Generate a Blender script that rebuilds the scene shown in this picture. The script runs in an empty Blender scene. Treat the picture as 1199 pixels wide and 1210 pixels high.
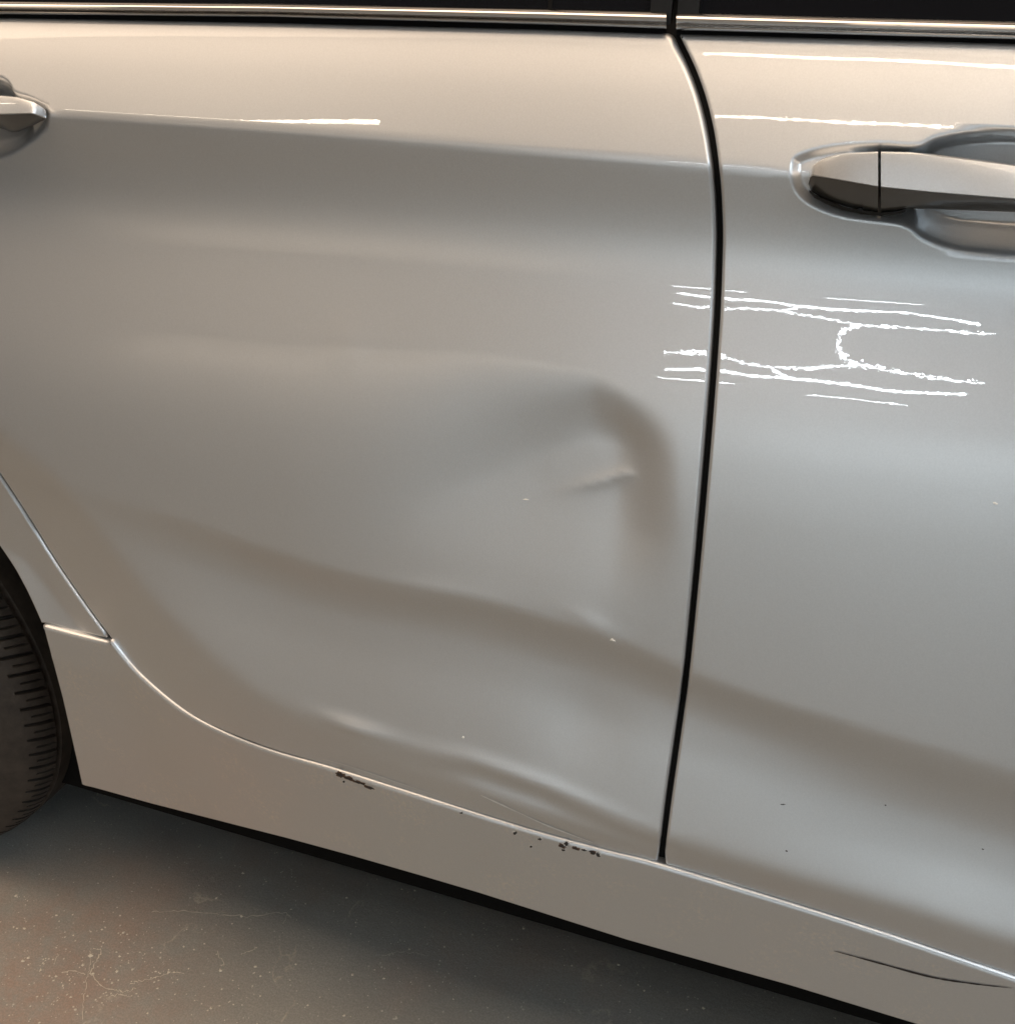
import bpy, bmesh, math, random
import numpy as np
from mathutils import Vector, Matrix
from mathutils.kdtree import KDTree
from mathutils.geometry import delaunay_2d_cdt
random.seed(7); RNG = np.random.default_rng(7)
S = bpy.context.scene
COL = S.collection
R_ = math.radians

# ------------------------------------------------------------------ camera
PSI, PIT, FPX = R_(19.5), R_(29.2), 1200.0
CAM = np.array([0.0, -0.67, 1.08])
FW = np.array([-math.sin(PSI)*math.cos(PIT), math.cos(PSI)*math.cos(PIT), -math.sin(PIT)])
RT = np.array([math.cos(PSI), math.sin(PSI), 0.0])
UP = np.cross(RT, FW)
cd = bpy.data.cameras.new('camera'); cam = bpy.data.objects.new('camera', cd); COL.objects.link(cam)
cd.sensor_width = 36; cd.sensor_fit = 'HORIZONTAL'; cd.lens = 36*FPX/1199; cd.clip_start = .02; cd.clip_end = 200
cam.matrix_world = Matrix(((RT[0], UP[0], -FW[0], CAM[0]), (RT[1], UP[1], -FW[1], CAM[1]), (RT[2], UP[2], -FW[2], CAM[2]), (0, 0, 0, 1)))
S.camera = cam
# ------------------------------------------------------------------ world and fill lights
w = bpy.data.worlds.new('World'); S.world = w; w.use_nodes = True
bg = w.node_tree.nodes['Background']; bg.inputs[0].default_value = (.25, .27, .30, 1); bg.inputs[1].default_value = .16
S.view_settings.view_transform = 'Standard'; S.view_settings.look = 'None'; S.view_settings.exposure = .07; S.view_settings.gamma = 1
def area(name, loc, aim, sx, sy, col, power):
    l = bpy.data.lights.new(name, 'AREA'); l.shape = 'RECTANGLE'; l.size = sx; l.size_y = sy; l.color = col; l.energy = power
    o = bpy.data.objects.new(name, l); COL.objects.link(o); o.location = loc
    o.rotation_euler = (Vector(aim)-Vector(loc)).to_track_quat('-Z', 'Y').to_euler()
    return o
area('ceiling_fill', (-1.9, -.35, 2.75), (-1.9, -.35, 0), 6.0, 1.4, (1, .765, .56), 92)  # unseen warm fill, added to brighten the upper body side
area('side_fill', (2.0, -1.3, 2.7), (1.7, -1.2, 0), 1.2, 1.0, (.70, .86, 1), 34)  # cool fill added out of view to lift the lower front door

area('wall_fill', (1.6, -5.9, 2.3), (1.5, -6.9, 1.0), 5.0, .4, (.76, .89, 1), 112)  # added light on the unseen wall, so the door mirrors it brighter
area('wall_fill_warm', (-5.0, -6.2, 3.4), (-5.0, -7.0, 2.5), 5.4, .3, (1, .84, .68), 46)  # warm fill added on the left of the wall to lift the rear door
# ------------------------------------------------------------------ pixel rays to places
def ray(px, py):
    return FW*FPX + RT*(px-599.5) - UP*(py-605)
def plane_y(px, py, y=0.0):
    d = ray(px, py); return CAM + d*((y-CAM[1])/d[1])
def project(x, y, z):
    vx, vy, vz = x-CAM[0], y-CAM[1], z-CAM[2]
    de = vx*FW[0]+vy*FW[1]+vz*FW[2]
    return 599.5+FPX*(vx*RT[0]+vy*RT[1]+vz*RT[2])/de, 605-FPX*(vx*UP[0]+vy*UP[1]+vz*UP[2])/de
def crv(pts):
    a = np.array(pts, float); return lambda x: np.interp(x, a[:, 0], a[:, 1])
def smooth_pts(pts, n=8):
    P = [np.array(p, float) for p in pts]; out = []
    for i in range(len(P)-1):
        p0, p1, p2, p3 = P[max(i-1, 0)], P[i], P[i+1], P[min(i+2, len(P)-1)]
        for k in range(n):
            t = k/n
            out.append(.5*((2*p1)+(-p0+p2)*t+(2*p0-5*p1+4*p2-p3)*t*t+(-p0+3*p1-3*p2+p3)*t**3))
    out.append(P[-1]); return out
def sstep(a, b, x):
    t = np.clip((x-a)/(b-a), 0, 1); return t*t*(3-2*t)

# feature lines of the body side, in photograph pixels
K0 = crv([(-400, 12), (0, 18), (320, 24), (640, 32), (787, 37), (1199, 49), (1700, 66)])
_k1 = np.polyfit(*np.array([(-100, 128), (60, 137), (250, 148), (450, 163), (640, 181), (830, 197), (945, 205), (1199, 229)], float).T, 3)
K1 = lambda x: np.where(x > 1199, 229+(x-1199)*.105, np.where(x < -100, 128+(x+100)*.05, np.polyval(_k1, x)))
K2 = crv(smooth_pts([(-400, 480), (0, 555), (150, 592), (250, 622), (400, 672), (560, 705), (730, 755), (810, 790), (900, 822), (1050, 868), (1199, 912), (1700, 1070)]))
K3P = smooth_pts([(-260, 60), (-60, 440), (60, 560), (130, 645), (200, 730), (300, 818), (400, 866), (500, 905), (620, 950), (780, 993), (950, 1043), (1199, 1118), (1700, 1290)])
K4P = smooth_pts([(-160, 330), (0, 563), (70, 672), (130, 756), (170, 803), (230, 849), (310, 884), (400, 911), (600, 974), (710, 1005), (780, 1023), (1000, 1090), (1199, 1157), (1700, 1330)])

GX = np.arange(-1.75, .85, .004); GZ = np.arange(.10, 1.14, .0014)
XX, ZZ = np.meshgrid(GX, GZ, indexing='ij')
def polydist(px, py, P):
    """distance to a polyline and the side of it (+ below/right of travel)"""
    P = np.array(P); best = np.full(np.shape(px), 1e9); sg = np.zeros(np.shape(px))
    for a, b in zip(P[:-1], P[1:]):
        d = b-a; L = d@d
        if L < 1e-12: continue
        t = np.clip(((px-a[0])*d[0]+(py-a[1])*d[1])/L, 0, 1)
        ex, ey = px-(a[0]+t*d[0]), py-(a[1]+t*d[1]); dd = ex*ex+ey*ey
        c = d[0]*ey-d[1]*ex
        m = dd < best; best = np.where(m, dd, best); sg = np.where(m, np.sign(c), sg)
    return np.sqrt(best), sg
def seg(px, py, a, b):
    d = np.array(b, float)-np.array(a, float); L = math.hypot(*d); d /= L
    s = (px-a[0])*d[0]+(py-a[1])*d[1]; n = -(px-a[0])*d[1]+(py-a[1])*d[0]
    return s/L, n
def tilt(px, py):
    """degrees the panel faces up (+) or down (-)"""
    k0, k1, k2 = K0(px), K1(px), K2(px)
    up = np.interp((k1-py)/np.maximum(k1-k0, 1), [0, .04, .5, 1.0, 1.6], [24, 26.5, 28, 32, 35])
    a = py-k1
    mid = np.interp(a, [0, 40, 80, 120, 135, 150, 165, 180, 202, 225, 240, 255, 270, 300, 350, 420, 520, 700], [-7, -6, 2, 15, 18.4, 20.3, 21.5, 22.25, 22.8, 23.1, 23.0, 22.5, 21.6, 18.5, 14, 11, 10, 9])
    rp = sstep(820, 1150, px)
    low = np.interp(py-k2, [-60, 0, 7, 18, 34, 58, 110, 260], [0, 0, -20, -25, -13, 3, 9, 8])*(1-rp) + \
          np.interp(py-k2, [-60, -4, 12, 32, 56, 92, 150, 260], [0, 0, -19, -26, -12, 5, 14, 15])*rp
    lf = sstep(60, 330, px)
    b_ = sstep(-4.5, 4.5, py-k1); t = up*(1-b_) + mid*b_ + low*(.25+.75*lf)*(py > k1)
    return t
def dents(px, py):
    """outward metres (negative = pushed in)"""
    o = np.zeros_like(px)
    # the big push-in of the rear door: sharp along its top and right, fading to the left
    wid = np.interp(px, [430, 600, 700, 760], [210, 120, 72, 64])
    top = sstep(-.35, .9, (py-np.interp(px, [430, 560, 700, 790], [470, 458, 462, 500]))/wid)
    xr = np.interp(py, [440, 520, 640, 740], [786, 800, 808, 800]); rw = np.interp(py, [440, 520, 640, 740], [80, 78, 84, 100])
    right = sstep(0, 1, (xr-px)/rw)
    o -= .0078*top*right*sstep(340, 640, px)*(1-sstep(560, 760, py))
    # creased fin inside it
    s, n = seg(px, py, (640, 594), (740, 566))
    o += .0016*sstep(0, .85, s)*(1-sstep(.95, 1.12, s))*np.exp(-np.abs(n)/9)*np.where(n < 0, 1, 1)
    # hump on the lower feature line
    s, n = seg(px, py, (655, 722), (722, 757))
    o += .0006*np.exp(-((s-.6)/.4)**2)*np.exp(-((n+6)/11)**2)
    s, n = seg(px, py, (430, 700), (560, 712))
    o += .0010*np.exp(-((s-.5)/.5)**2)*np.exp(-(n/16)**2)
    # bent lower corner
    s, n = seg(px, py, (375, 845), (445, 868))
    o += .0020*np.exp(-((s-.6)/.55)**2)*np.exp(-(n/9)**2)
    yc = np.interp(px, [440, 500, 560, 640, 750, 790], [870, 892, 904, 932, 978, 992])
    o -= .0026*np.exp(-((px-620)/130)**2)*np.exp(-((py-yc-18)/13)**2)
    o += .0012*np.exp(-((px-600)/120)**2)*np.exp(-((py-yc+6)/10)**2)
    o -= .0016*np.exp(-((px-690)/55)**2-((py-850)/60)**2)
    # gentle waviness
    o += .0005*np.exp(-((px-410)/25)**2-((py-405)/28)**2)
    return 1.45*o*(px < 852)
def wave(x, z):
    return .00006*np.sin(x*23+1.3*np.sin(z*17))*np.cos(z*19+.7) + .00002*np.sin(x*61+z*37)

def interp2(G, x, z):
    u = np.clip((np.asarray(x)-GX[0])/(GX[1]-GX[0]), 0, len(GX)-1.001); v = np.clip((np.asarray(z)-GZ[0])/(GZ[1]-GZ[0]), 0, len(GZ)-1.001)
    i = u.astype(int); j = v.astype(int); a = u-i; b = v-j
    return (G[i, j]*(1-a)+G[i+1, j]*a)*(1-b)+(G[i, j+1]*(1-a)+G[i+1, j+1]*a)*b
def smoothz(G, n):
    for _ in range(n):
        G = np.concatenate([G[:, :1], (G[:, :-2]+2*G[:, 1:-1]+G[:, 2:])/4, G[:, -1:]], 1)
    return G
def smoothx(G, n): return smoothz(G.T, n).T
BASE = np.zeros_like(XX)
def at(px, py, G=None, off=0.0):
    """place on the body side under a pixel, `off` metres proud of it"""
    G = DOOR if G is None else G
    y = 0.0
    for _ in range(12):
        p = plane_y(px, py, y); y = -float(interp2(G, p[0], p[2]))-off
    return plane_y(px, py, y)
DOOR = BASE
for it in range(4):
    PX, PY = project(XX, -BASE, ZZ)
    T = smoothz(tilt(PX, PY), 2)
    dz = GZ[1]-GZ[0]
    _t = np.tan(np.radians(T)); A = np.cumsum(np.concatenate([_t[:, :1]*0, (_t[:, 1:]+_t[:, :-1])/2], 1), 1)*dz          # o falls as z rises
    zr = np.array([float(np.interp(0, (PY[i]-K1(PX[i]))[::-1], GZ[::-1])) for i in range(len(GX))])
    k = np.array([np.interp(zr[i], GZ, A[i]) for i in range(len(GX))])
    BASE = -(A-k[:, None]) - (XX+.1)**2/22
    BASE = smoothx(BASE, 20)
PX, PY = project(XX, -BASE, ZZ)
D3 = dict()
def world_line(P, G): return [(lambda q: (q[0], q[2]))(at(p[0], p[1], G)) for p in P]
W3 = world_line(K3P[::4]+[K3P[-1]], BASE)
d3, s3 = polydist(XX, ZZ, W3)
# travel is towards +x, below the line has negative z: side is negative
below = np.where(s3 < 0, d3, -d3)
sp = .0035*np.log1p(np.exp(np.clip(below/.0035, -40, 40)))
tuckamt = np.interp(PX, [-100, 200, 450, 780, 1199], [.30, .36, .42, .62, .70])
DOOR = BASE - sp*tuckamt + dents(PX, PY) + wave(XX, ZZ)
W4 = world_line(K4P, DOOR)
# the sill: a ledge a little proud of the door bottom, its face leaning in towards the road
ZL = np.interp(GX, [p[0] for p in W4][8:], [p[1] for p in W4][8:])      # height of the door's lower edge
OL = np.array([float(interp2(BASE-sp*tuckamt, GX[i], ZL[i])) for i in range(len(GX))])
OL = np.convolve(np.pad(OL, 40, mode='edge'), np.hanning(83)[1:-1]/np.hanning(83).sum(), 'valid')[:len(GX)]
iL = np.argmin(np.abs(GX-W4[24][0])); OL = np.where(GX < W4[24][0], OL[iL], OL)
zcap = float(np.interp(W4[34][0], GX, ZL)); ZT = np.minimum(ZL, zcap)
under = np.maximum(ZT[:, None]-ZZ, 0)
zb = np.array([at(p[0], p[1], SILL0)[2] for p in ((112, 936), (600, 1081), (1050, 1211))]) if False else None
SILL = OL[:, None]+.004 - np.tan(R_(6))*under
SILL = smoothx(smoothz(SILL, 12), 40)
beyond4 = np.zeros_like(XX)
ZL4 = np.interp(GX, [p[0] for p in W4], [p[1] for p in W4])
_b4 = np.maximum(ZL4[:, None]-ZZ, 0)*.55
QUART = BASE - np.minimum(sp, sp)*tuckamt + .45*_b4*tuckamt + .0018
def grads(G): return np.gradient(G, GX, GZ)
GR = {}
def normal_at(G, x, z, extra=None):
    if id(G) not in GR:
        gx, gz = grads(G); GR[id(G)] = (smoothx(smoothz(gx, 1), 1), smoothx(gz, 1), G)
    gx, gz, _ = GR[id(G)]
    a = interp2(gx, x, z); b = interp2(gz, x, z)
    if extra is not None:
        e = .0005
        a = a+(extra(x+e, z)-extra(x-e, z))/(2*e); b = b+(extra(x, z+e)-extra(x, z-e))/(2*e)
    n = np.stack([-a, -np.ones_like(a), -b], -1)        # outward is -y ; y = -o
    return n/np.linalg.norm(n, axis=-1, keepdims=True)

# ------------------------------------------------------------------ materials
def mat(name):
    m = bpy.data.materials.new(name); m.use_nodes = True; nt = m.node_tree
    return m, nt, nt.nodes['Principled BSDF']
def N(nt, t, **kw):
    n = nt.nodes.new(t)
    for k, v in kw.items():
        if k in n.inputs: n.inputs[k].default_value = v
        else: setattr(n, k, v)
    return n
def simple(name, col, rough=.5, metal=0, coat=0, **kw):
    m, nt, b = mat(name)
    b.inputs['Base Color'].default_value = (*col, 1); b.inputs['Roughness'].default_value = rough; b.inputs['Metallic'].default_value = metal
    b.inputs['Coat Weight'].default_value = coat
    for k, v in kw.items(): b.inputs[k].default_value = v
    return m
def paint(name, grime=0.0):
    m, nt, b = mat(name); L = nt.links.new
    tc = N(nt, 'ShaderNodeTexCoord')
    fl = N(nt, 'ShaderNodeTexNoise', Scale=900.0, Detail=2.0); L(tc.outputs['Object'], fl.inputs['Vector'])
    cr = N(nt, 'ShaderNodeValToRGB'); cr.color_ramp.elements[0].position = .3; cr.color_ramp.elements[1].position = .7
    cr.color_ramp.elements[0].color = (.572, .580, .584, 1); cr.color_ramp.elements[1].color = (.612, .620, .624, 1)
    L(fl.outputs[0], cr.inputs[0])
    # road film: thin dust towards the bottom of the car and faint patches
    d1 = N(nt, 'ShaderNodeTexNoise', Scale=14.0, Detail=6.0, Roughness=.6); L(tc.outputs['Object'], d1.inputs['Vector'])
    d2 = N(nt, 'ShaderNodeTexNoise', Scale=260.0, Detail=4.0, Roughness=.7); L(tc.outputs['Object'], d2.inputs['Vector'])
    r1 = N(nt, 'ShaderNodeMapRange'); r1.inputs[1].default_value = .47; r1.inputs[2].default_value = .62; L(d1.outputs[0], r1.inputs[0])
    r2 = N(nt, 'ShaderNodeMapRange'); r2.inputs[1].default_value = .50; r2.inputs[2].default_value = .66; L(d2.outputs[0], r2.inputs[0])
    mu = N(nt, 'ShaderNodeMath', operation='MULTIPLY'); L(r1.outputs[0], mu.inputs[0]); L(r2.outputs[0], mu.inputs[1])
    mg = N(nt, 'ShaderNodeMath', operation='MULTIPLY'); L(mu.outputs[0], mg.inputs[0]); mg.inputs[1].default_value = grime
    mx = N(nt, 'ShaderNodeMixRGB'); L(mg.outputs[0], mx.inputs[0]); L(cr.outputs[0], mx.inputs[1]); mx.inputs[2].default_value = (.78, .72, .64, 1)
    L(mx.outputs[0], b.inputs['Base Color'])
    b.inputs['Metallic'].default_value = .75; b.inputs['Roughness'].default_value = .41
    b.inputs['Coat Weight'].default_value = 1; b.inputs['Coat Roughness'].default_value = .008 + .15*grime; b.inputs['Coat IOR'].default_value = 1.5
    # orange peel in the clear coat only
    op = N(nt, 'ShaderNodeTexNoise', Scale=330.0, Detail=1.0); L(tc.outputs['Object'], op.inputs['Vector'])
    bu = N(nt, 'ShaderNodeBump', Strength=.0045, Distance=.001); L(op.outputs[0], bu.inputs['Height']); L(bu.outputs[0], b.inputs['Coat Normal'])
    fb = N(nt, 'ShaderNodeBump', Strength=.015, Distance=.0005); L(fl.outputs[0], fb.inputs['Height']); L(fb.outputs[0], b.inputs['Normal'])
    return m
M = {}
M['handlepaint'] = paint('silver_handle_paint')
_b = M['handlepaint'].node_tree.nodes['Principled BSDF']; _b.inputs['Metallic'].default_value = .8; _b.inputs['Roughness'].default_value = .40
M['paint'] = paint('silver_paint'); M['sillpaint'] = paint('dusty_silver_paint', .6)
M['jamb'] = simple('jamb_black', (.004, .004, .004), .9, **{'Specular IOR Level': .15})
M['seal_gap'] = simple('rubber_seal_and_gap_shade', (.004, .004, .004), .8, **{'Specular IOR Level': .15})
M['chrome'] = simple('polished_trim', (.62, .60, .58), .14, 1)
M['glass'] = simple('dark_window_glass', (.006, .006, .007), .03, 0, 0)
M['chip'] = simple('chipped_to_primer', (.025, .02, .018), .7)
M['rust'] = simple('rusty_chip_edge', (.10, .055, .03), .75)
M['bright'] = simple('bare_scuff', (.75, .74, .70), .5)
M['white'] = simple('pale_scuff', (.62, .61, .58), .45)

# ------------------------------------------------------------------ mesh helpers
def link(name, me, m, parent=None):
    o = bpy.data.objects.new(name, me); COL.objects.link(o)
    if m is not None: me.materials.append(m)
    if parent is not None: o.parent = parent
    return o
def raw(name, V, F, m, parent=None, smooth=True, normals=None):
    me = bpy.data.meshes.new(name); me.from_pydata([tuple(v) for v in V], [], [tuple(f) for f in F]); me.validate()
    if smooth:
        me.polygons.foreach_set('use_smooth', [True]*len(me.polygons))
    if normals is not None: me.normals_split_custom_set_from_vertices([tuple(n) for n in normals])
    return link(name, me, m, parent)
def resample(P, step, closed=True):
    P = [np.array(p, float) for p in P]
    if closed: P = P+[P[0]]
    L = [0]
    for a, b in zip(P[:-1], P[1:]): L.append(L[-1]+np.linalg.norm(b-a))
    n = max(int(L[-1]/step), 4); P = np.array(P)
    t = np.linspace(0, L[-1], n+1)[:-1 if closed else None]
    return np.stack([np.interp(t, L, P[:, k]) for k in range(P.shape[1])], 1)
def inside(x, z, P):
    c = np.zeros(np.shape(x), bool); n = len(P)
    for i in range(n):
        x1, z1 = P[i]; x2, z2 = P[(i+1) % n]
        if z1 == z2: continue
        m = ((z1 > z) != (z2 > z)) & (x < (x2-x1)*(z-z1)/(z2-z1)+x1)
        c ^= m
    return c
def panel(name, pix, G, parent, m, rad=.0028, depth=.009, step=.004, extra=None, fine=None, off=0.0, flat_top=False, world=None):
    """sheet-metal panel: outline from pixels, pressed to the body form, hem rolled inward all round"""
    dn = []
    for a_, b_ in zip(pix, list(pix[1:])+[pix[0]]):
        k_ = max(1, int(math.hypot(b_[0]-a_[0], b_[1]-a_[1])/10))
        dn += [(a_[0]+(b_[0]-a_[0])*q/k_, a_[1]+(b_[1]-a_[1])*q/k_) for q in range(k_)]
    P = [(lambda q: (q[0], q[2]))(at(p[0], p[1], G, off)) for p in dn]
    P = resample(P, step*.7)
    area2 = sum(P[i-1][0]*P[i][1]-P[i][0]*P[i-1][1] for i in range(len(P)))
    if area2 < 0: P = P[::-1]
    t = np.roll(P, -1, 0)-np.roll(P, 1, 0); t /= np.linalg.norm(t, axis=1, keepdims=True)
    out = np.stack([t[:, 1], -t[:, 0]], 1)
    for _ in range(1): out = (np.roll(out, 1, 0)+2*out+np.roll(out, -1, 0)); out /= np.linalg.norm(out, axis=1, keepdims=True)
    I = P-out*rad
    x0, z0 = I.min(0); x1, z1 = I.max(0)
    gx, gz = np.meshgrid(np.arange(x0, x1, step), np.arange(z0, z1, step)); gx = gx+((np.arange(gx.shape[0]) % 2)*step*.5)[:, None]
    gx = gx.ravel(); gz = gz.ravel()
    if fine:
        a = (gx > fine[0]) & (gx < fine[1]) & (gz > fine[2]) & (gz < fine[3])
        gx, gz = gx[~a], gz[~a]
        fx, fz = np.meshgrid(np.arange(fine[0], fine[1], fine[4]), np.arange(fine[2], fine[3], fine[4]))
        gx = np.concatenate([gx, fx.ravel()]); gz = np.concatenate([gz, fz.ravel()])
    n = len(I)
    kd = KDTree(n)
    for i, p in enumerate(I): kd.insert((p[0], p[1], 0), i)
    kd.balance()
    k = np.array([kd.find((a, b, 0))[2] for a, b in zip(gx, gz)]) > step*.45
    gx, gz = gx[k], gz[k]
    co = [Vector(p) for p in I]+[Vector((a, b)) for a, b in zip(gx, gz)]
    vo, _, fo, ov, _, _ = delaunay_2d_cdt(co, [], [list(range(n))], 1, 1e-7)
    vx = np.array([v[0] for v in vo]); vz = np.array([v[1] for v in vo])
    o = interp2(G, vx, vz)+off
    if extra is not None: o = o+extra(vx, vz)
    Nn = normal_at(G, vx, vz, extra)
    V = [np.array([a, -b, c]) for a, b, c in zip(vx, o, vz)]; NN = list(Nn)
    F = []
    for f in fo:                                           # wind so the face looks to -y
        a, b, c = f[0], f[1], f[2]
        s = (vx[b]-vx[a])*(vz[c]-vz[a])-(vz[b]-vz[a])*(vx[c]-vx[a])
        F.append(tuple(f) if s > 0 else tuple(f[::-1]))
    idx = {}
    for i, src in enumerate(ov):
        for q in src:
            if q < n: idx[q] = i
    ring = [idx[i] for i in range(n)]
    steps = [R_(a) for a in (18, 36, 54, 72, 90)]
    on = np.stack([out[:, 0], np.zeros(n), out[:, 1]], 1)
    for a in steps+['back']:
        new = []
        for i in range(n):
            b = V[ring[i]] if a == steps[0] else None
            base = np.array([I[i][0], 0, I[i][1]]); ns = Nn[idx[i]]
            o0 = V[idx[i]][1]
            ang = a if a != 'back' else R_(90)
            e = rad*math.sin(ang); dpt = rad*(1-math.cos(ang))
            p = base+on[i]*e; p[1] = o0+dpt-on[i]@np.array([ns[0], 0, ns[2]])/ns[1]*e
            if a == 'back': p = p+np.array([0, depth, 0])
            nn = ns*math.cos(ang)+on[i]*math.sin(ang)
            new.append(len(V)); V.append(p); NN.append(nn/np.linalg.norm(nn))
        for i in range(n):
            j = (i+1) % n; F.append((ring[i], new[i], new[j], ring[j]))
        ring = new
    return raw(name, V, F, m, parent, True, NN)
def loft(name, rings, m, parent=None, closed=False, cap=True, smooth=True):
    """skin a list of rings (lists of points); closed rings"""
    V = []; F = []; n = len(rings[0])
    for r in rings: V += [tuple(p) for p in r]
    for i in range(len(rings)-1):
        for j in range(n if closed else n-1):
            k = (j+1) % n
            F.append((i*n+j, i*n+k, (i+1)*n+k, (i+1)*n+j))
    if cap and closed:
        F.append(tuple(range(n))[::-1]); F.append(tuple((len(rings)-1)*n+j for j in range(n)))
    me = bpy.data.meshes.new(name); bm = bmesh.new()
    vs = [bm.verts.new(v) for v in V]
    for f in F:
        try: bm.faces.new([vs[i] for i in f])
        except ValueError: pass
    bmesh.ops.recalc_face_normals(bm, faces=bm.faces[:])
    bm.to_mesh(me); bm.free()
    if smooth:
        me.polygons.foreach_set('use_smooth', [True]*len(me.polygons))
        me.set_sharp_from_angle(angle=R_(35))
    return link(name, me, m, parent)
def box(name, a, b, m, parent=None, bev=0):
    bm = bmesh.new(); bmesh.ops.create_cube(bm, size=1)
    for v in bm.verts: v.co = Vector([(a[k]+b[k])/2+v.co[k]*(b[k]-a[k]) for k in range(3)])
    if bev: bmesh.ops.bevel(bm, geom=bm.edges[:], offset=bev, segments=3, affect='EDGES', profile=.5)
    me = bpy.data.meshes.new(name); bm.to_mesh(me); bm.free()
    return link(name, me, m, parent)

# ------------------------------------------------------------------ floor
m, nt, b = mat('painted_concrete'); L = nt.links.new
tc = N(nt, 'ShaderNodeTexCoord')
def noise(sc, det=4, rough=.6, vec=None):
    n = N(nt, 'ShaderNodeTexNoise', Scale=float(sc), Detail=float(det), Roughness=rough); L(vec or tc.outputs['Object'], n.inputs['Vector']); return n.outputs[0]
def ramp(src, *st):
    r = N(nt, 'ShaderNodeValToRGB'); e = r.color_ramp.elements
    while len(e) < len(st): e.new(.5)
    for i, (p, c) in enumerate(st): e[i].position = p; e[i].color = (*c, 1) if len(c) == 3 else (c[0],)*3+(1,)
    L(src, r.inputs[0]); return r.outputs[0]
def mix(f, a, c, mode='MIX'):
    x = N(nt, 'ShaderNodeMixRGB', blend_type=mode)
    for i, v in ((0, f), (1, a), (2, c)):
        if isinstance(v, (tuple, list)): x.inputs[i].default_value = (*v, 1)
        elif isinstance(v, (int, float)): x.inputs[i].default_value = v
        else: L(v, x.inputs[i])
    return x.outputs[0]
base = ramp(noise(5, 6), (.3, (.26, .25, .225)), (.7, (.33, .32, .29)))
base = mix(ramp(noise(60, 5, .7), (.35, (0,)), (.75, (.35,))), base, (.38, .35, .30))
vd = N(nt, 'ShaderNodeVectorMath', operation='DISTANCE'); L(tc.outputs['Object'], vd.inputs[0]); vd.inputs[1].default_value = (-.80, -.20, 0)
patch = mix(1.0, ramp(vd.outputs['Value'], (.05, (1,)), (.32, (0,))), ramp(noise(24, 7, .75), (.36, (0,)), (.62, (.5,))), 'MULTIPLY')
base = mix(patch, base, (.40, .20, .13))
rust = ramp(noise(3.2, 5, .65), (.52, (0,)), (.74, (.40,)))
base = mix(rust, base, (.38, .23, .16))
speck = N(nt, 'ShaderNodeTexVoronoi', Scale=62.0); L(tc.outputs['Object'], speck.inputs['Vector'])
sp1 = ramp(speck.outputs['Distance'], (.05, (1,)), (.10, (0,)))
sel = ramp(noise(30, 2), (.5, (0,)), (.56, (1,)))
base = mix(mix(1.0, sp1, sel, 'MULTIPLY'), base, (.62, .58, .50))
# thin wandering cracks where the paint has let go
wv = N(nt, 'ShaderNodeTexVoronoi', feature='DISTANCE_TO_EDGE', Scale=4.5)
dv = N(nt, 'ShaderNodeTexNoise', Scale=9.0, Detail=6.0); L(tc.outputs['Object'], dv.inputs['Vector'])
L(mix(.22, tc.outputs['Object'], dv.outputs['Color']), wv.inputs['Vector'])
ck = ramp(wv.outputs['Distance'], (.004, (1,)), (.012, (0,)))
cs = ramp(noise(7, 5, .7), (.52, (0,)), (.60, (.8,)))
base = mix(mix(1.0, ck, cs, 'MULTIPLY'), base, (.50, .44, .36))
base = mix(ramp(noise(420, 3, .8), (.42, (.35,)), (.60, (0,))), base, (.12, .11, .095))
s2 = N(nt, 'ShaderNodeTexVoronoi', Scale=170.0); L(tc.outputs['Object'], s2.inputs['Vector'])
base = mix(mix(1.0, ramp(s2.outputs['Distance'], (.10, (1,)), (.17, (0,))), ramp(noise(55, 3), (.54, (0,)), (.60, (1,))), 'MULTIPLY'), base, (.66, .61, .52))
L(base, b.inputs['Base Color'])
L(ramp(noise(22, 5), (.3, (.34,)), (.7, (.55,))), b.inputs['Roughness'])
bu = N(nt, 'ShaderNodeBump', Strength=.45, Distance=.002); L(noise(160, 8, .8), bu.inputs['Height']); L(bu.outputs[0], b.inputs['Normal'])
M['floor'] = m
fl = raw('floor', [(-9, -9, 0), (9, -9, 0), (9, 7, 0), (-9, 7, 0)], [(0, 1, 2, 3)], M['floor'], None, False)
fl['kind'] = 'structure'
M['wall'] = simple('white_plaster', (.78, .77, .74), .8)
wl = raw('wall', [(-9, -7.0, 0), (9, -7.0, 0), (9, -7.0, 3.7), (-9, -7.0, 3.7), (-9, -7.2, 0), (9, -7.2, 0), (9, -7.2, 3.7), (-9, -7.2, 3.7)],
         [(0, 1, 2, 3), (5, 4, 7, 6), (3, 2, 6, 7), (1, 5, 6, 2), (4, 0, 3, 7)], M['wall'], None, False); wl['kind'] = 'structure'

# ------------------------------------------------------------------ the car
car = bpy.data.objects.new('car', None); COL.objects.link(car); car.location = (0, 0, 0)
car['label'] = 'silver car with a dented, scuffed rear door, standing on grey painted floor'
car['category'] = 'car'

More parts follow.
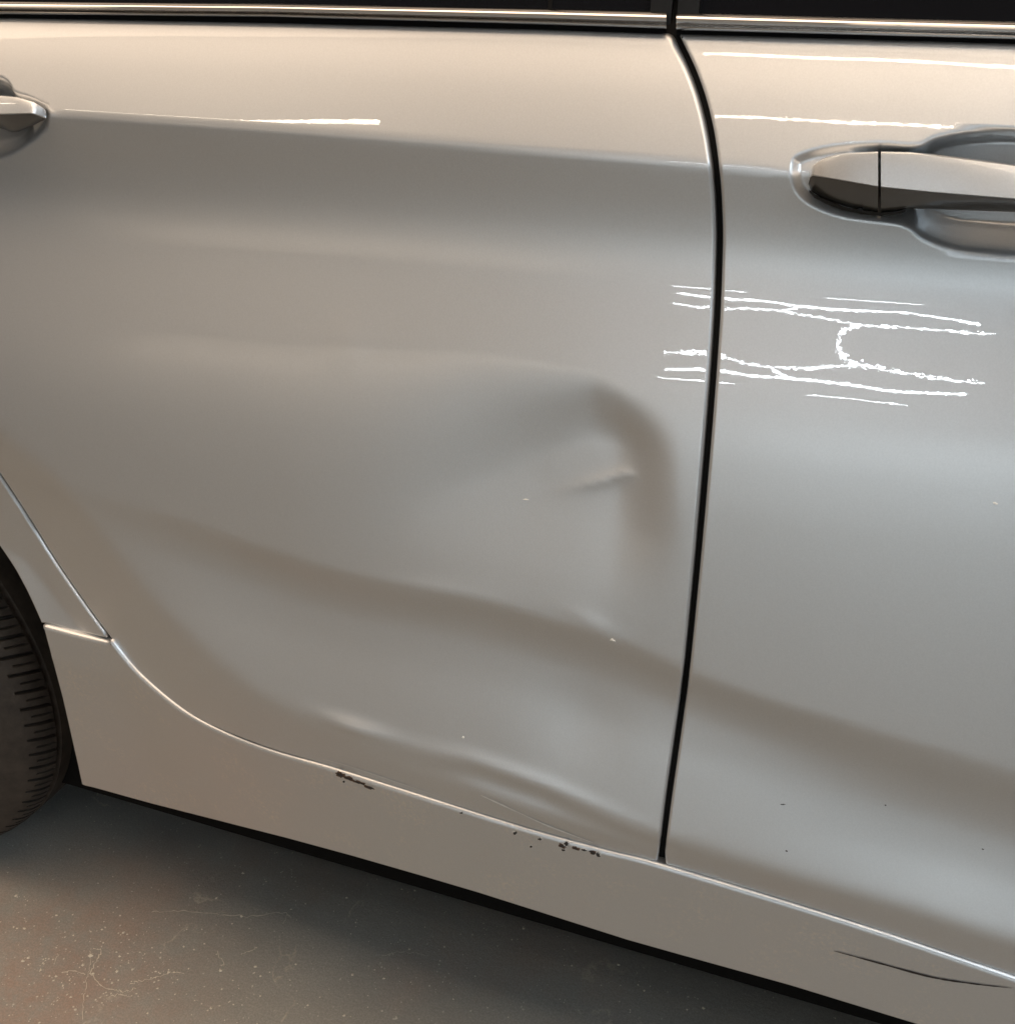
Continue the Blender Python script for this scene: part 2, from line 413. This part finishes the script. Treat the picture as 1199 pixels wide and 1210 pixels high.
# gap between the doors
GAP = smooth_pts([(790, 34), (797, 50), (812, 82), (825, 118), (835, 160), (842, 212), (845, 260), (845, 300), (842, 380), (835, 480), (825, 600), (816, 700), (806, 800), (795, 880), (785, 950), (777, 1019)])
def shift(P, d): return [(p[0]+d(p[1]) if callable(d) else p[0]+d, p[1]) for p in P]
gw = crv([(0, 8.5), (80, 9), (250, 7.8), (600, 7.6), (800, 7), (950, 7), (1050, 6)])
topR = [(x, K0(x)+3) for x in (-330, -200, 0, 200, 320, 480, 640, 740, 790)]
door_low = [p for p in K4P if 777 > p[0]]
door_low = [tuple(p) for p in door_low if p[0] > -150]
def shift_normal(P, d):
    P = np.array(P); t = np.gradient(P, axis=0); t /= np.linalg.norm(t, axis=1, keepdims=True)
    return [tuple(q) for q in P+np.stack([t[:, 1], -t[:, 0]], 1)*d]
door_low = shift_normal(door_low, 1.6)
rear_pix = topR + [tuple(p) for p in GAP if p[1] > K0(789)+6] + [tuple(p) for p in door_low[::-1]] + [(-330, 60)]

# handle recess in the front door, and the one in the rear door
POC = smooth_pts([(934, 202), (938, 187), (958, 178), (992, 171.5), (1040, 169), (1082, 171), (1106, 161), (1146, 154), (1199, 152), (1270, 160), (1322, 190), (1335, 232), (1318, 270), (1270, 295), (1210, 303), (1159, 300), (1119, 294), (1089, 282), (1066, 266), (1000, 257), (960, 243), (940, 225), (934, 202)], 5)
POC2 = smooth_pts([(-190, 130), (-160, 98), (-90, 84), (-30, 85), (0, 91), (11, 98), (17, 108), (34, 114), (48, 121), (57, 130), (56, 142), (50, 155), (30, 172), (0, 187), (-60, 197), (-130, 190), (-180, 165), (-190, 130)], 5)
PW = world_line(POC, DOOR); PW2 = world_line(POC2, DOOR)
def pocket(PWl, c, rx, rz, lip, bowl):
    Pn = np.array(PWl); P0 = Pn.min(0)-.03; P1 = Pn.max(0)+.03
    def f(x, z):
        x = np.asarray(x, float); z = np.asarray(z, float); r = np.zeros(x.shape)
        k = (x > P0[0]) & (x < P1[0]) & (z > P0[1]) & (z < P1[1])
        if not k.any(): return r
        d, _ = polydist(x[k], z[k], PWl); s = np.where(inside(x[k], z[k], PWl[:-1]), d, -d)
        u = np.clip((s+.0015)/.0075, 0, 1); v = -lip*u*u*(3-2*u)
        e = ((x[k]-c[0])/rx)**2+((z[k]-c[1])/rz)**2
        v -= bowl*np.clip(1-e, 0, 1)**.9*sstep(0, .013, s)
        r[k] = v; return r
    return f
c1 = at(1212, 192); c2 = at(-75, 140)
pk1 = pocket(PW, (c1[0], c1[2]), .100, .076, .0050, .036)
pk2 = pocket(PW2, (c2[0], c2[2]), .100, .046, .0050, .032)
a1, a2 = at(925, 140), at(1345, 312); b1, b2 = at(-200, 75), at(66, 205)
rear_door = panel('rear_door', rear_pix, DOOR, car, M['paint'], extra=pk2, fine=(b1[0], b2[0], b2[2], b1[2], .0016))
rear_door['label'] = 'dented silver rear door with creases and scuffs along its lower edge'
fr_left = shift(GAP, lambda y: gw(y))
K4f = crv([(p[0], p[1]) for p in K4P[30:]])
FRX = 1560
fr_left = [p for p in fr_left if p[1] > K0(p[0])+5 and p[1] < 1013]
front_pix = [(x, K0(x)+3) for x in (FRX, 1300, 1199, 1000, 820)] + [(fr_left[0][0]-2, K0(799)+3)] + [tuple(p) for p in fr_left] + \
            [(x, K4f(x)-2.5) for x in (785, 830, 900, 1000, 1100, 1199, 1300, 1430, FRX)]
front_door = panel('front_door', front_pix, DOOR, car, M['paint'], extra=pk1, fine=(a1[0], a2[0], a2[2], a1[2], .0014))

# panel between door and wheel arch
ARCH = smooth_pts([(-560, 640), (-430, 505), (-300, 455), (-180, 465), (-80, 540), (0, 648), (27, 692), (48, 737)])
qe = [(p[0]-1, p[1]+.7) for p in K4P if p[0] < 130]
quarter_pix = [tuple(p) for p in ARCH] + [(60, 738.5), (100, 749), (126, 755)] + [tuple(p) for p in qe[::-1]] + [(-345, 60), (-560, 55)]
quarter = panel('rear_quarter_panel', quarter_pix, QUART, car, M['paint'], rad=.003)

# sill
sill_top = [(x, y+1) for x, y in ((p[0], p[1]) for p in K4P) if x > 129 and x < 1560]
sill_pix = [(49, 740), (90, 751), (126, 760)] + [(sx, sy) for sx, sy in sill_top] + [(1560, 1384), (1300, 1281), (1199, 1249), (1073, 1210), (933, 1167), (800, 1130), (740, 1113), (564, 1057), (500, 1038), (417, 1014), (340, 993), (250, 970), (180, 952), (112, 933), (101, 930.5), (95, 928), (90, 905), (72, 826)]
sill = panel('sill', sill_pix, SILL, car, M['sillpaint'], rad=.0045, depth=.05)

# ------------------------------------------------------------------ behind the panels
ys = .05
V = []; F = []
_dm = np.minimum(DOOR, BASE)
ja = np.linspace(GX[0]+.12, GX[-1]-.02, 90); jz = np.linspace(.335, 1.06, 60)
for a in ja:
    for c in jz: V.append((a, -float(interp2(_dm, a, c))+.0065, c))
_xx, _zz = np.meshgrid(ja, jz, indexing='ij'); _in = np.zeros(_xx.shape, bool)
for Pw in (PW, PW2):
    for dx in (-.012, .012, .03):
        for dz in (-.012, .008, .025): _in |= inside(_xx+dx, _zz+dz, Pw[:-1])
_lo = _zz < np.interp(_xx, [p[0] for p in W4], [p[1] for p in W4])-.004
for i in range(89):
    for k in range(59):
        if not (_in[i, k] or _lo[i, k]): F.append((i*60+k, i*60+60+k, i*60+61+k, i*60+k+1))
sk = raw('gap_shade_sheet', V, F, M['seal_gap'], car)  # shade of the panel gaps, put into a black sheet close behind
jamb = box('door_jamb', (-1.0, ys+.03, .27), (.75, ys+.12, 1.0), M['jamb'], car)
under = box('underbody', (-.86, .045, .15), (1.0, 1.5, .31), M['jamb'], car)
def belt(name, pts_top, pts_bot, prof, m, parent, base_off=.0):
    """moulding: prof = list of (fraction top->bottom, metres proud of the panel)"""
    rings = []
    for (xt, yt), (xb, yb) in zip(pts_top, pts_bot):
        yb0 = at(xb, yb+3)[1]
        r = []
        for f, pr in prof:
            px, py = xt+(xb-xt)*f, yt+(yb-yt)*f
            r.append(plane_y(px, py, yb0-pr))
        rings.append(r)
    return loft(name, rings, m, parent, closed=True)
def line(fn_pts, xs): g = crv(fn_pts); return [(x, float(g(x))) for x in xs]
xr = list(np.linspace(-330, 783, 60))+[785, 787]
prof = [(0, -.012), (.0, .002), (.07, .0060), (.18, .0088), (.32, .0098), (.48, .0090), (.60, .0070), (.68, .0040), (.71, .0034), (.76, .0052), (.84, .0060), (.93, .0050), (1.0, .0020), (1.0, -.012)]
t_r = belt('belt_moulding', line([(-330, -4), (0, 1), (320, 4), (640, 10), (787, 13.5)], xr), line([(-330, 13), (0, 16.5), (320, 20), (640, 29), (787, 34)], xr), prof, M['chrome'], rear_door)
xf = [799, 801]+list(np.linspace(803, 1560, 50))
t_f = belt('belt_moulding', line([(799, 14.5), (1000, 20), (1199, 25), (1560, 37)], xf), line([(799, 35.5), (1000, 41), (1199, 46.5), (1560, 59)], xf), prof, M['chrome'], front_door)
def strip(name, xs, ytop, ybot, yoff, m, parent):
    rings = []
    for x in xs:
        a = at(x, float(ybot(x))+3)[1]
        rings.append([plane_y(x, float(ytop(x)), a+yoff+.02), plane_y(x, float(ytop(x)), a+yoff), plane_y(x, float(ybot(x)), a+yoff), plane_y(x, float(ybot(x)), a+yoff+.02)])
    return loft(name, rings, m, parent, closed=True)
strip('lower_seal', xr, crv([(-330, 8), (0, 13), (320, 17), (640, 26), (787, 31)]), crv([(-330, 17), (0, 21), (320, 26), (640, 34), (787, 39)]), .0045, M['seal_gap'], rear_door)
strip('lower_seal', xf, crv([(799, 32), (1199, 43), (1560, 55)]), crv([(799, 41), (1199, 51.5), (1560, 64)]), .0045, M['seal_gap'], front_door)
def glass(name, xa, xb, parent, lean=.30):
    V = []; F = []
    for x in np.linspace(xa, xb, 12):
        g = at(x, float(K0(x)))
        p = plane_y(x, float(K0(x))-24, g[1]+.012)
        for k in range(6):
            h = k*.075-.03; V.append((p[0], p[1]+h*lean+h*h*.25, p[2]+h))
    for i in range(11):
        for k in range(5): F.append((i*6+k, i*6+6+k, i*6+7+k, i*6+k+1))
    return raw(name, V, F, M['glass'], parent)
glass('window_glass', -330, 770, rear_door); glass('window_glass', 816, 1560, front_door)
g0 = at(793, 40)
V = []
def slab(name, xa, xb, parent, proud, m):
    rings = []
    for k in range(7):
        h = k*.07-.055; yy = g0[1]+.012-proud+max(h, 0)*.30+h*h*.25
        a = plane_y(xa, 16, g0[1]); b_ = plane_y(xb, 16, g0[1])
        rings.append([(a[0], yy, a[2]+h), (b_[0], yy, b_[2]+h), (b_[0], yy+.02, b_[2]+h), (a[0], yy+.02, a[2]+h)])
    return loft(name, rings, m, parent, closed=True)
M['pillar'] = simple('gloss_black_pillar', (.005, .005, .005), .45, **{'Specular IOR Level': .25})
slab('pillar_trim', 764, 789.5, rear_door, .006, M['pillar']); slab('pillar_trim', 796.5, 822, front_door, .006, M['pillar'])
slab('pillar_trim', 640, 645, rear_door, .003, M['seal_gap'])
box('cabin', (-1.3, .14, 1.0), (.9, 1.5, 1.42), M['jamb'], car)

# ------------------------------------------------------------------ door handles
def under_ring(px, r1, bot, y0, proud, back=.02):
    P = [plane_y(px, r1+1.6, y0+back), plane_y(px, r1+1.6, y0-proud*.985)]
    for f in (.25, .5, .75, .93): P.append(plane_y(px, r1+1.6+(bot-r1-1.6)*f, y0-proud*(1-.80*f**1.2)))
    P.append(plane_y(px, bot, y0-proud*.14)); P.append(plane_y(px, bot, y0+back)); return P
def handle_ring(px, top, r1, r2, bot, y0, proud, back=.02):
    """section of a door handle at pixel column px: convex upper face, crisp ridge, hollow lower face"""
    P = []
    P.append(plane_y(px, top, y0+back))
    P.append(plane_y(px, top, y0-proud*.30)); P.append(plane_y(px, top+.5, y0-proud*.52))
    for f in (.05, .10, .22, .38, .55, .72, .88, 1.0):
        yy = y0-proud*(.66+.34*f**.85)
        P.append(plane_y(px, top+(r1-top)*f, yy))
    P.append(plane_y(px, r1+1.4, y0-proud*.97)); P.append(plane_y(px, r1+1.4, y0+back))
    return P
M['dark_grey'] = simple('dark_grey_handle', (.085, .078, .068), .28, .4, .6)  # lower face of the handles, simply coloured a darker grey than the upper
yh = at(1000, 215)[1]
def ringset(xs, top, ridge, bot, y0, proud, under=False):
    t, r, b_, pr = crv(top), crv(ridge), crv(bot), crv(proud)
    if under: return [under_ring(x, float(r(x)), float(b_(x)), y0, float(pr(x))) for x in xs]
    return [handle_ring(x, float(t(x)), float(r(x)), 0, float(b_(x)), y0, float(pr(x))) for x in xs]
H_top = [(955, 213), (957, 203), (960, 196), (966, 190), (975, 185.5), (990, 181.5), (1010, 179.5), (1040, 178.5), (1082, 179.5), (1140, 186), (1199, 194), (1290, 210), (1320, 222), (1328, 235)]
H_rid = [(955, 215), (957, 208), (960, 206), (970, 207.5), (1037, 219.5), (1100, 226), (1199, 234), (1290, 241), (1328, 240)]
H_bot = [(955, 218), (957, 223), (960, 227), (970, 233), (986, 240), (1010, 246.5), (1037, 251), (1060, 249), (1075, 246), (1199, 250.5), (1290, 256), (1320, 250), (1328, 243)]
H_pr = [(955, .004), (960, .009), (975, .014), (1000, .018), (1040, .021), (1120, .024), (1199, .025), (1290, .020), (1328, .006)]
hc = loft('handle_cap', ringset([955, 957, 960, 964, 969, 975, 983, 992, 1005, 1020, 1030, 1037.2], H_top, H_rid, H_bot, yh, H_pr), M['handlepaint'], front_door, closed=True)
loft('handle_underside', ringset([955, 957, 960, 964, 969, 975, 983, 992, 1005, 1020, 1030, 1037.2], H_top, H_rid, H_bot, yh, H_pr, True), M['dark_grey'], front_door, closed=True)
hg = loft('door_handle', ringset([1040.6, 1046, 1060, 1075, 1100, 1130, 1160, 1199, 1240, 1275, 1300, 1315, 1324, 1328], H_top, H_rid, H_bot, yh, H_pr), M['handlepaint'], front_door, closed=True)
loft('handle_underside', ringset([1040.6, 1046, 1060, 1075, 1100, 1130, 1160, 1199, 1240, 1275, 1300, 1315, 1324, 1328], H_top, H_rid, H_bot, yh, H_pr, True), M['dark_grey'], front_door, closed=True)
# dark plastic foot under the cap, with its little catch
foot = loft('handle_base', [[plane_y(x, a, yh-.001), plane_y(x, a, yh-.0065), plane_y(x, b_, yh-.0045), plane_y(x, b_, yh+.004)] for x, a, b_ in
    ((956, 224, 227), (962, 229, 233.5), (975, 235.5, 240.5), (995, 243, 248), (1018, 248.5, 253), (1040, 251, 255), (1060, 250, 253.5), (1070, 248, 250))], M['pillar'], front_door, closed=True)
box('handle_catch', tuple(plane_y(1013, 249, yh-.0075)), tuple(plane_y(1019, 244, yh-.003)), M['pillar'], front_door)
yr = at(20, 140)[1]
R_top = [(-185, 136), (-170, 118), (-120, 108), (-60, 106), (0, 112), (18, 113.5), (40, 120), (50, 126), (54, 130), (54.5, 133)]
R_rid = [(-185, 140), (-120, 136), (0, 134), (38, 132.8), (50, 137), (54.5, 139)]
R_bot = [(-185, 144), (-170, 152), (-120, 152), (0, 149), (10, 156), (20, 156), (35, 150), (52, 141.5), (54.5, 140)]
R_pr = [(-185, .006), (-120, .022), (-40, .024), (10, .019), (38, .014), (54, .006)]
loft('door_handle', ringset([-185, -180, -170, -150, -120, -80, -40, -10, 5, 14, 22, 30, 36, 40, 44, 48, 51, 53.5, 54.5], R_top, R_rid, R_bot, yr, R_pr), M['handlepaint'], rear_door, closed=True)
loft('handle_underside', ringset([-185, -180, -170, -150, -120, -80, -40, -10, 5, 14, 22, 30, 36, 40, 44, 48, 51, 53.5, 54.5], R_top, R_rid, R_bot, yr, R_pr, True), M['dark_grey'], rear_door, closed=True)

# ------------------------------------------------------------------ rear wheel
wc = plane_y(-330, 800, .03); WX, WZ, WR = -1.125, .325, .325
wheel = bpy.data.objects.new('wheel', None); COL.objects.link(wheel); wheel.parent = car; wheel.location = (WX, .0, WZ)
m, nt, b = mat('tyre_rubber'); L = nt.links.new
tc = N(nt, 'ShaderNodeTexCoord'); L(ramp(noise(40, 5, .7), (.3, (.018, .015, .013)), (.75, (.055, .045, .036))), b.inputs['Base Color'])
b.inputs['Roughness'].default_value = .62
bu = N(nt, 'ShaderNodeBump', Strength=.3, Distance=.0006); L(noise(500, 3), bu.inputs['Height']); L(bu.outputs[0], b.inputs['Normal'])
M['tyre'] = m
Y0 = -.026; TW = .215                                           # outer sidewall plane and width
tp = [(.215, .010), (.235, .002), (.262, -.003), (.285, -.001), (.300, .006), (.3085, .013), (.3135, .020)]
tprof = [(r, Y0+y) for r, y in tp]
gro = [(.045, .053), (.088, .097), (.128, .137), (.170, .178)]
top = [(.3150, .023), (.3168, .027), (.3182, .031), (.3195, .036), (.3204, .041)]
for a, b_ in gro: top += [(None, a), ('g', a+.0015), ('g', b_-.0015), (None, b_)]
def crown(y): return .3235-.0045*((y-.108)/.085)**2
for r, y in top:
    tprof.append(((crown(y) if r is None else crown(y)-.007 if r == 'g' else r), Y0+y))
tprof += [(crown(.19), Y0+.19), (.3135, Y0+.198), (.295, Y0+.21), (.25, Y0+.216), (.215, Y0+.205)]
NSEG = 1080
V = []; F = []; npf = len(tprof)
for i in range(NSEG):
    a = 2*math.pi*i/NSEG
    for j, (r, y) in enumerate(tprof):
        cut = 0
        yy = y-Y0; ii = i
        if .016 <= yy <= .0451:                              # shoulder blocks, each with a short sipe
            if ii % 13 in (0, 1): cut = .008
            elif ii % 13 == 7 and .022 < yy < .042: cut = .004
        a_ = a+(min(max(yy-.03, -.02), .02)*210)*2*math.pi/NSEG
        V.append(((r-cut)*math.sin(a_), y, (r-cut)*math.cos(a_)))
for i in range(NSEG):
    for j in range(npf-1):
        k = (i+1) % NSEG; F.append((i*npf+j, i*npf+j+1, k*npf+j+1, k*npf+j))
me = bpy.data.meshes.new('tyre'); me.from_pydata(V, [], F); me.polygons.foreach_set('use_smooth', [True]*len(F)); me.set_sharp_from_angle(angle=R_(32))
ty = link('tyre', me, M['tyre'], wheel)
M['rim'] = simple('alloy_rim', (.45, .44, .43), .3, 1)
rp = [(.216, .012), (.218, .004), (.212, .003), (.205, .012), (.19, .05), (.19, .19), (.215, .205)]
V = []; F = []
for i in range(96):
    a = 2*math.pi*i/96
    for r, y in rp: V.append((r*math.sin(a), Y0+y, r*math.cos(a)))
for i in range(96):
    for j in range(6): k = (i+1) % 96; F.append((i*7+j, i*7+j+1, k*7+j+1, k*7+j))
raw('rim', V, F, M['rim'], wheel)
rim = wheel.children[-1]
for s in range(5):
    a0 = 2*math.pi*s/5; rings = []
    for r, w_, y in ((.03, .030, .03), (.10, .022, .022), (.16, .020, .018), (.20, .024, .016)):
        c = np.array([r*math.sin(a0), Y0+y, r*math.cos(a0)]); t = np.array([math.cos(a0), 0, -math.sin(a0)])
        rings.append([c-t*w_, c-t*w_*.7+np.array([0, -.006, 0]), c+t*w_*.7+np.array([0, -.006, 0]), c+t*w_, c+t*w_*.8+np.array([0, .03, 0]), c-t*w_*.8+np.array([0, .03, 0])])
    loft('spoke', rings, M['rim'], wheel, closed=True)
# wheel-arch liner
V = []; F = []
for i in range(49):
    a = R_(-110+220*i/48)
    for y in (.035, .30): V.append((WX+.385*math.sin(a), y, WZ+.385*math.cos(a)))
for i in range(48): F.append((2*i, 2*i+1, 2*i+3, 2*i+2))
raw('wheel_arch_liner', V, F, M['jamb'], car)

# ------------------------------------------------------------------ the tube lamps of the workshop ceiling
def emis(name, col, st):
    m, nt, b = mat(name); b.inputs['Base Color'].default_value = (.8, .8, .8, 1)
    b.inputs['Emission Color'].default_value = (*col, 1); b.inputs['Emission Strength'].default_value = st
    return m
M['tube_cool'] = emis('cool_tube_light', (.88, .94, 1), 48); M['tube_warm'] = emis('warm_tube_light', (1, .84, .66), 27)
def tube(name, P, r, m, parent=None):
    P = [np.array(p, float) for p in P]; rings = []
    for i, p in enumerate(P):
        t = (P[min(i+1, len(P)-1)]-P[max(i-1, 0)]); t /= np.linalg.norm(t)
        u = np.cross(t, [0, 0, 1] if abs(t[2]) < .9 else [0, 1, 0]); u /= np.linalg.norm(u); v = np.cross(u, t)
        rings.append([p+r*(math.cos(a)*u+math.sin(a)*v) for a in np.linspace(0, 2*math.pi, 13)[:-1]])
    return loft(name, rings, m, parent, closed=True)
hx = bpy.data.objects.new('ceiling_tube_lamp', None); COL.objects.link(hx); hx.location = (0, 0, 0)
hx['label'] = 'branching white tube lamp whose cells reflect in the front door'; hx['category'] = 'lamp'
ZC = 2.6
for P, r in (([(-.86, -3.90), (-.58, -3.82), (-.4, -3.86), (-.2, -3.82), (.03, -3.85), (.3, -3.90), (.63, -3.76)], .011),
             ([(-.84, -3.66), (-.56, -3.625), (-.45, -3.67), (-.28, -3.68), (-.1, -3.66), (.08, -3.605), (.38, -3.60), (.69, -3.595)], .0042),
             ([(.08, -3.60), (.02, -3.575), (-.012, -3.545), (-.014, -3.50)], .0034), ([(-.29, -3.68), (-.2, -3.82)], .006), ([(-.93, -4.15), (-.5, -4.12)], .005), ([(-.1, -4.25), (.4, -4.3)], .005)):
    tube('tube', [(x, y, ZC) for x, y in P], r, M['tube_cool'], hx)
for lab, P, r, mm in (('long white ceiling tube lamp nearest above the car', [(-.40, -1.01), (1.6, -1.02)], .008, 'tube_warm'),
                  ('long white ceiling tube lamp second from the car', [(-.42, -1.48), (1.6, -1.40)], .006, 'tube_warm'),
                  ('long slanting ceiling tube lamp mirrored along the rear door crease', [(-3.15, -1.80), (-2.35, -1.71), (-1.53, -1.63)], .013, 'tube_warm')):
    o = tube('tube_lamp', [(x, y, ZC) for x, y in P], r, M[mm]); o['label'] = lab; o['category'] = 'lamp'

# ------------------------------------------------------------------ wear: chips, scuffs and scratches on the paint
def on(px, py, G, off): return at(px, py, G, off)
def blob(name, cx, cy, rx, ry, ang, m, parent, G, off, n=16, jag=.6):
    ca, sa = math.cos(R_(ang)), math.sin(R_(ang)); V = [on(cx, cy, G, off+.0002)]
    for i in range(n):
        a = 2*math.pi*i/n; r = 1-jag*random.random()
        u, v = rx*r*math.cos(a), ry*r*math.sin(a)
        V.append(on(cx+u*ca-v*sa, cy+u*sa+v*ca, G, off))
    for i in range(n):                                       # a thin rim so the flake has an edge
        p = V[1+i]; V.append(p+np.array([0, .0006, 0]))
    F = [(0, 1+(i+1) % n, 1+i) for i in range(n)]+[(1+i, 1+(i+1) % n, 1+n+(i+1) % n, 1+n+i) for i in range(n)]
    return raw(name, V, F, m, parent, False)
def ribbon(name, P, w, m, parent, G, off):
    P = np.array(smooth_pts(P, 10)); t = np.gradient(P, axis=0); t /= np.linalg.norm(t, axis=1, keepdims=True); V = []; F = []
    L_ = len(P)
    for i, (p, d) in enumerate(zip(P, t)):
        ww = w*(.25+.75*math.sin(math.pi*min(1, max(0, i/(L_-1)))))*(.7+.5*random.random())*.5
        for s_ in (-1, 1): V.append(on(p[0]-d[1]*ww*s_, p[1]+d[0]*ww*s_, G, off))
    for i in range(L_-1): F.append((2*i, 2*i+2, 2*i+3, 2*i+1))
    return raw(name, V, F, m, parent, False)
SO = .0004
for c in ((402, 916, 5, 2.6, 20), (412, 920, 7, 2.0, 18), (424, 925, 8, 1.6, 18), (436, 931, 7, 1.3, 20), (406, 924, 2, 1.6, 0), (608, 984.5, 3, 2.4, 10), (638, 992, 3, 2.2, 0), (627, 1001, 2, 1.8, 0),
          (664, 1000, 5, 2.4, 20), (669, 998, 4, 3.4, 10), (680, 1003, 5, 1.5, 15), (690, 1005, 4, 1.5, 15), (700, 1008, 5, 2.2, 20), (706, 1010, 4, 3, 40), (665, 1005, 3, 1.4, 0), (545, 961, 2, 1.4, 0)):
    blob('chip_edge', c[0], c[1], c[2]*1.35, c[3]*1.4, c[4], M['rust'] if c[2] > 4 else M['white'], sill, SILL, SO-.0002)
    blob('paint_chip', *c, M['chip'], sill, SILL, SO)
for c in ((723.5, 757, 4.5, 1.7, 20), (547, 872, 1.7, 1.7, 0), (621, 590.5, 4, 1.0, 5), (1176, 595, 4, 1.6, 10)):
    blob('pale_chip', *c, M['bright'], rear_door if c[0] < 850 else front_door, DOOR, SO)
for c in ((1046, 952, 1.6, .7, 10), (925, 951, 3.6, .6, 0), (929, 1006, 1.8, .8, 20), (1161, 1004, 1.5, .7, 10)):
    if c[2] > .5: blob('dark_fleck', *c, M['chip'], front_door, DOOR, SO)
ribbon('scratch', [(985, 1124), (1040, 1139), (1100, 1155), (1150, 1163), (1195, 1168)], 2.0, M['chip'], sill, SILL, SO)
ribbon('scuff', [(568, 940), (590, 950), (616, 962)], 1.6, M['bright'], rear_door, DOOR, SO)
ribbon('scuff', [(612, 960), (640, 973), (668, 984), (700, 996)], 1.6, M['bright'], rear_door, DOOR, SO)
ribbon('scuff', [(380, 897), (410, 905), (470, 925), (520, 942)], 1.2, M['white'], rear_door, DOOR, SO)

M['flake'] = simple('lifted_floor_paint', (.60, .54, .44), .6)
def on_floor(px, py, z=.0006):
    d = ray(px, py); return CAM+d*((z-CAM[2])/d[2])
def crack(P, w):
    P = np.array(smooth_pts(P, 8)); P = P+RNG.normal(0, .9, P.shape); t = np.gradient(P, axis=0); t /= np.linalg.norm(t, axis=1, keepdims=True)+1e-9; V = []; F = []
    for i, (p, d) in enumerate(zip(P, t)):
        ww = w*(.25+.9*random.random())*.5
        for s_ in (-1, 1): V.append(on_floor(p[0]-d[1]*ww*s_, p[1]+d[0]*ww*s_))
    for i in range(len(P)-1): F.append((2*i, 2*i+2, 2*i+3, 2*i+1))
    return raw('floor_scratch', V, F, M['flake'], fl, False)
for P, w in (([(179, 1078), (215, 1077), (250, 1080), (292, 1083), (330, 1079), (345, 1084)], 1.1), ([(110, 1122), (120, 1123), (111, 1141), (109, 1152), (120, 1166), (137, 1171)], 2.0), ([(75, 1149), (88, 1148), (100, 1151)], 1.6),
             ([(154, 1162), (167, 1160), (187, 1155), (200, 1150), (217, 1150)], 1.7), ([(129, 1178), (142, 1176), (156, 1177)], 1.7), ([(106, 1124), (107, 1140), (103, 1155), (99, 1180), (97, 1205)], 1.1),
             ([(137, 1171), (150, 1172), (160, 1168)], 1.6), ([(64, 1140), (68, 1128)], 1.2), ([(255, 1124), (265, 1139), (262, 1141)], 1.3), ([(285, 1128), (298, 1124), (303, 1120)], 1.3), ([(450, 1130), (480, 1126), (505, 1129)], .8), ([(335, 1092), (340, 1080)], .9)):
    crack(P, w*.62)

V = []; F = []
for k in range(620):                                           # loose specks of grit and lifted paint
    if k < 330: px, py = RNG.normal(105, 75), RNG.normal(1150, 38)
    else: px, py = RNG.uniform(-60, 900), RNG.uniform(1000, 1290)
    c = on_floor(px, py, .0004); r = abs(RNG.normal(0, .0009))+.0003; n = 5; b0 = len(V)
    V.append(c+np.array([0, 0, r*.5]))
    for q in range(n):
        a = 2*math.pi*q/n; rr = r*RNG.uniform(.5, 1.2); V.append(c+np.array([rr*math.cos(a), rr*math.sin(a), 0]))
    for q in range(n): F.append((b0, b0+1+q, b0+1+(q+1) % n))
gt = raw('floor_grit', V, F, M['flake'], None, False); gt['kind'] = 'stuff'
gt['label'] = 'pale specks of grit and lifted paint scattered on the grey floor'; gt['category'] = 'grit'
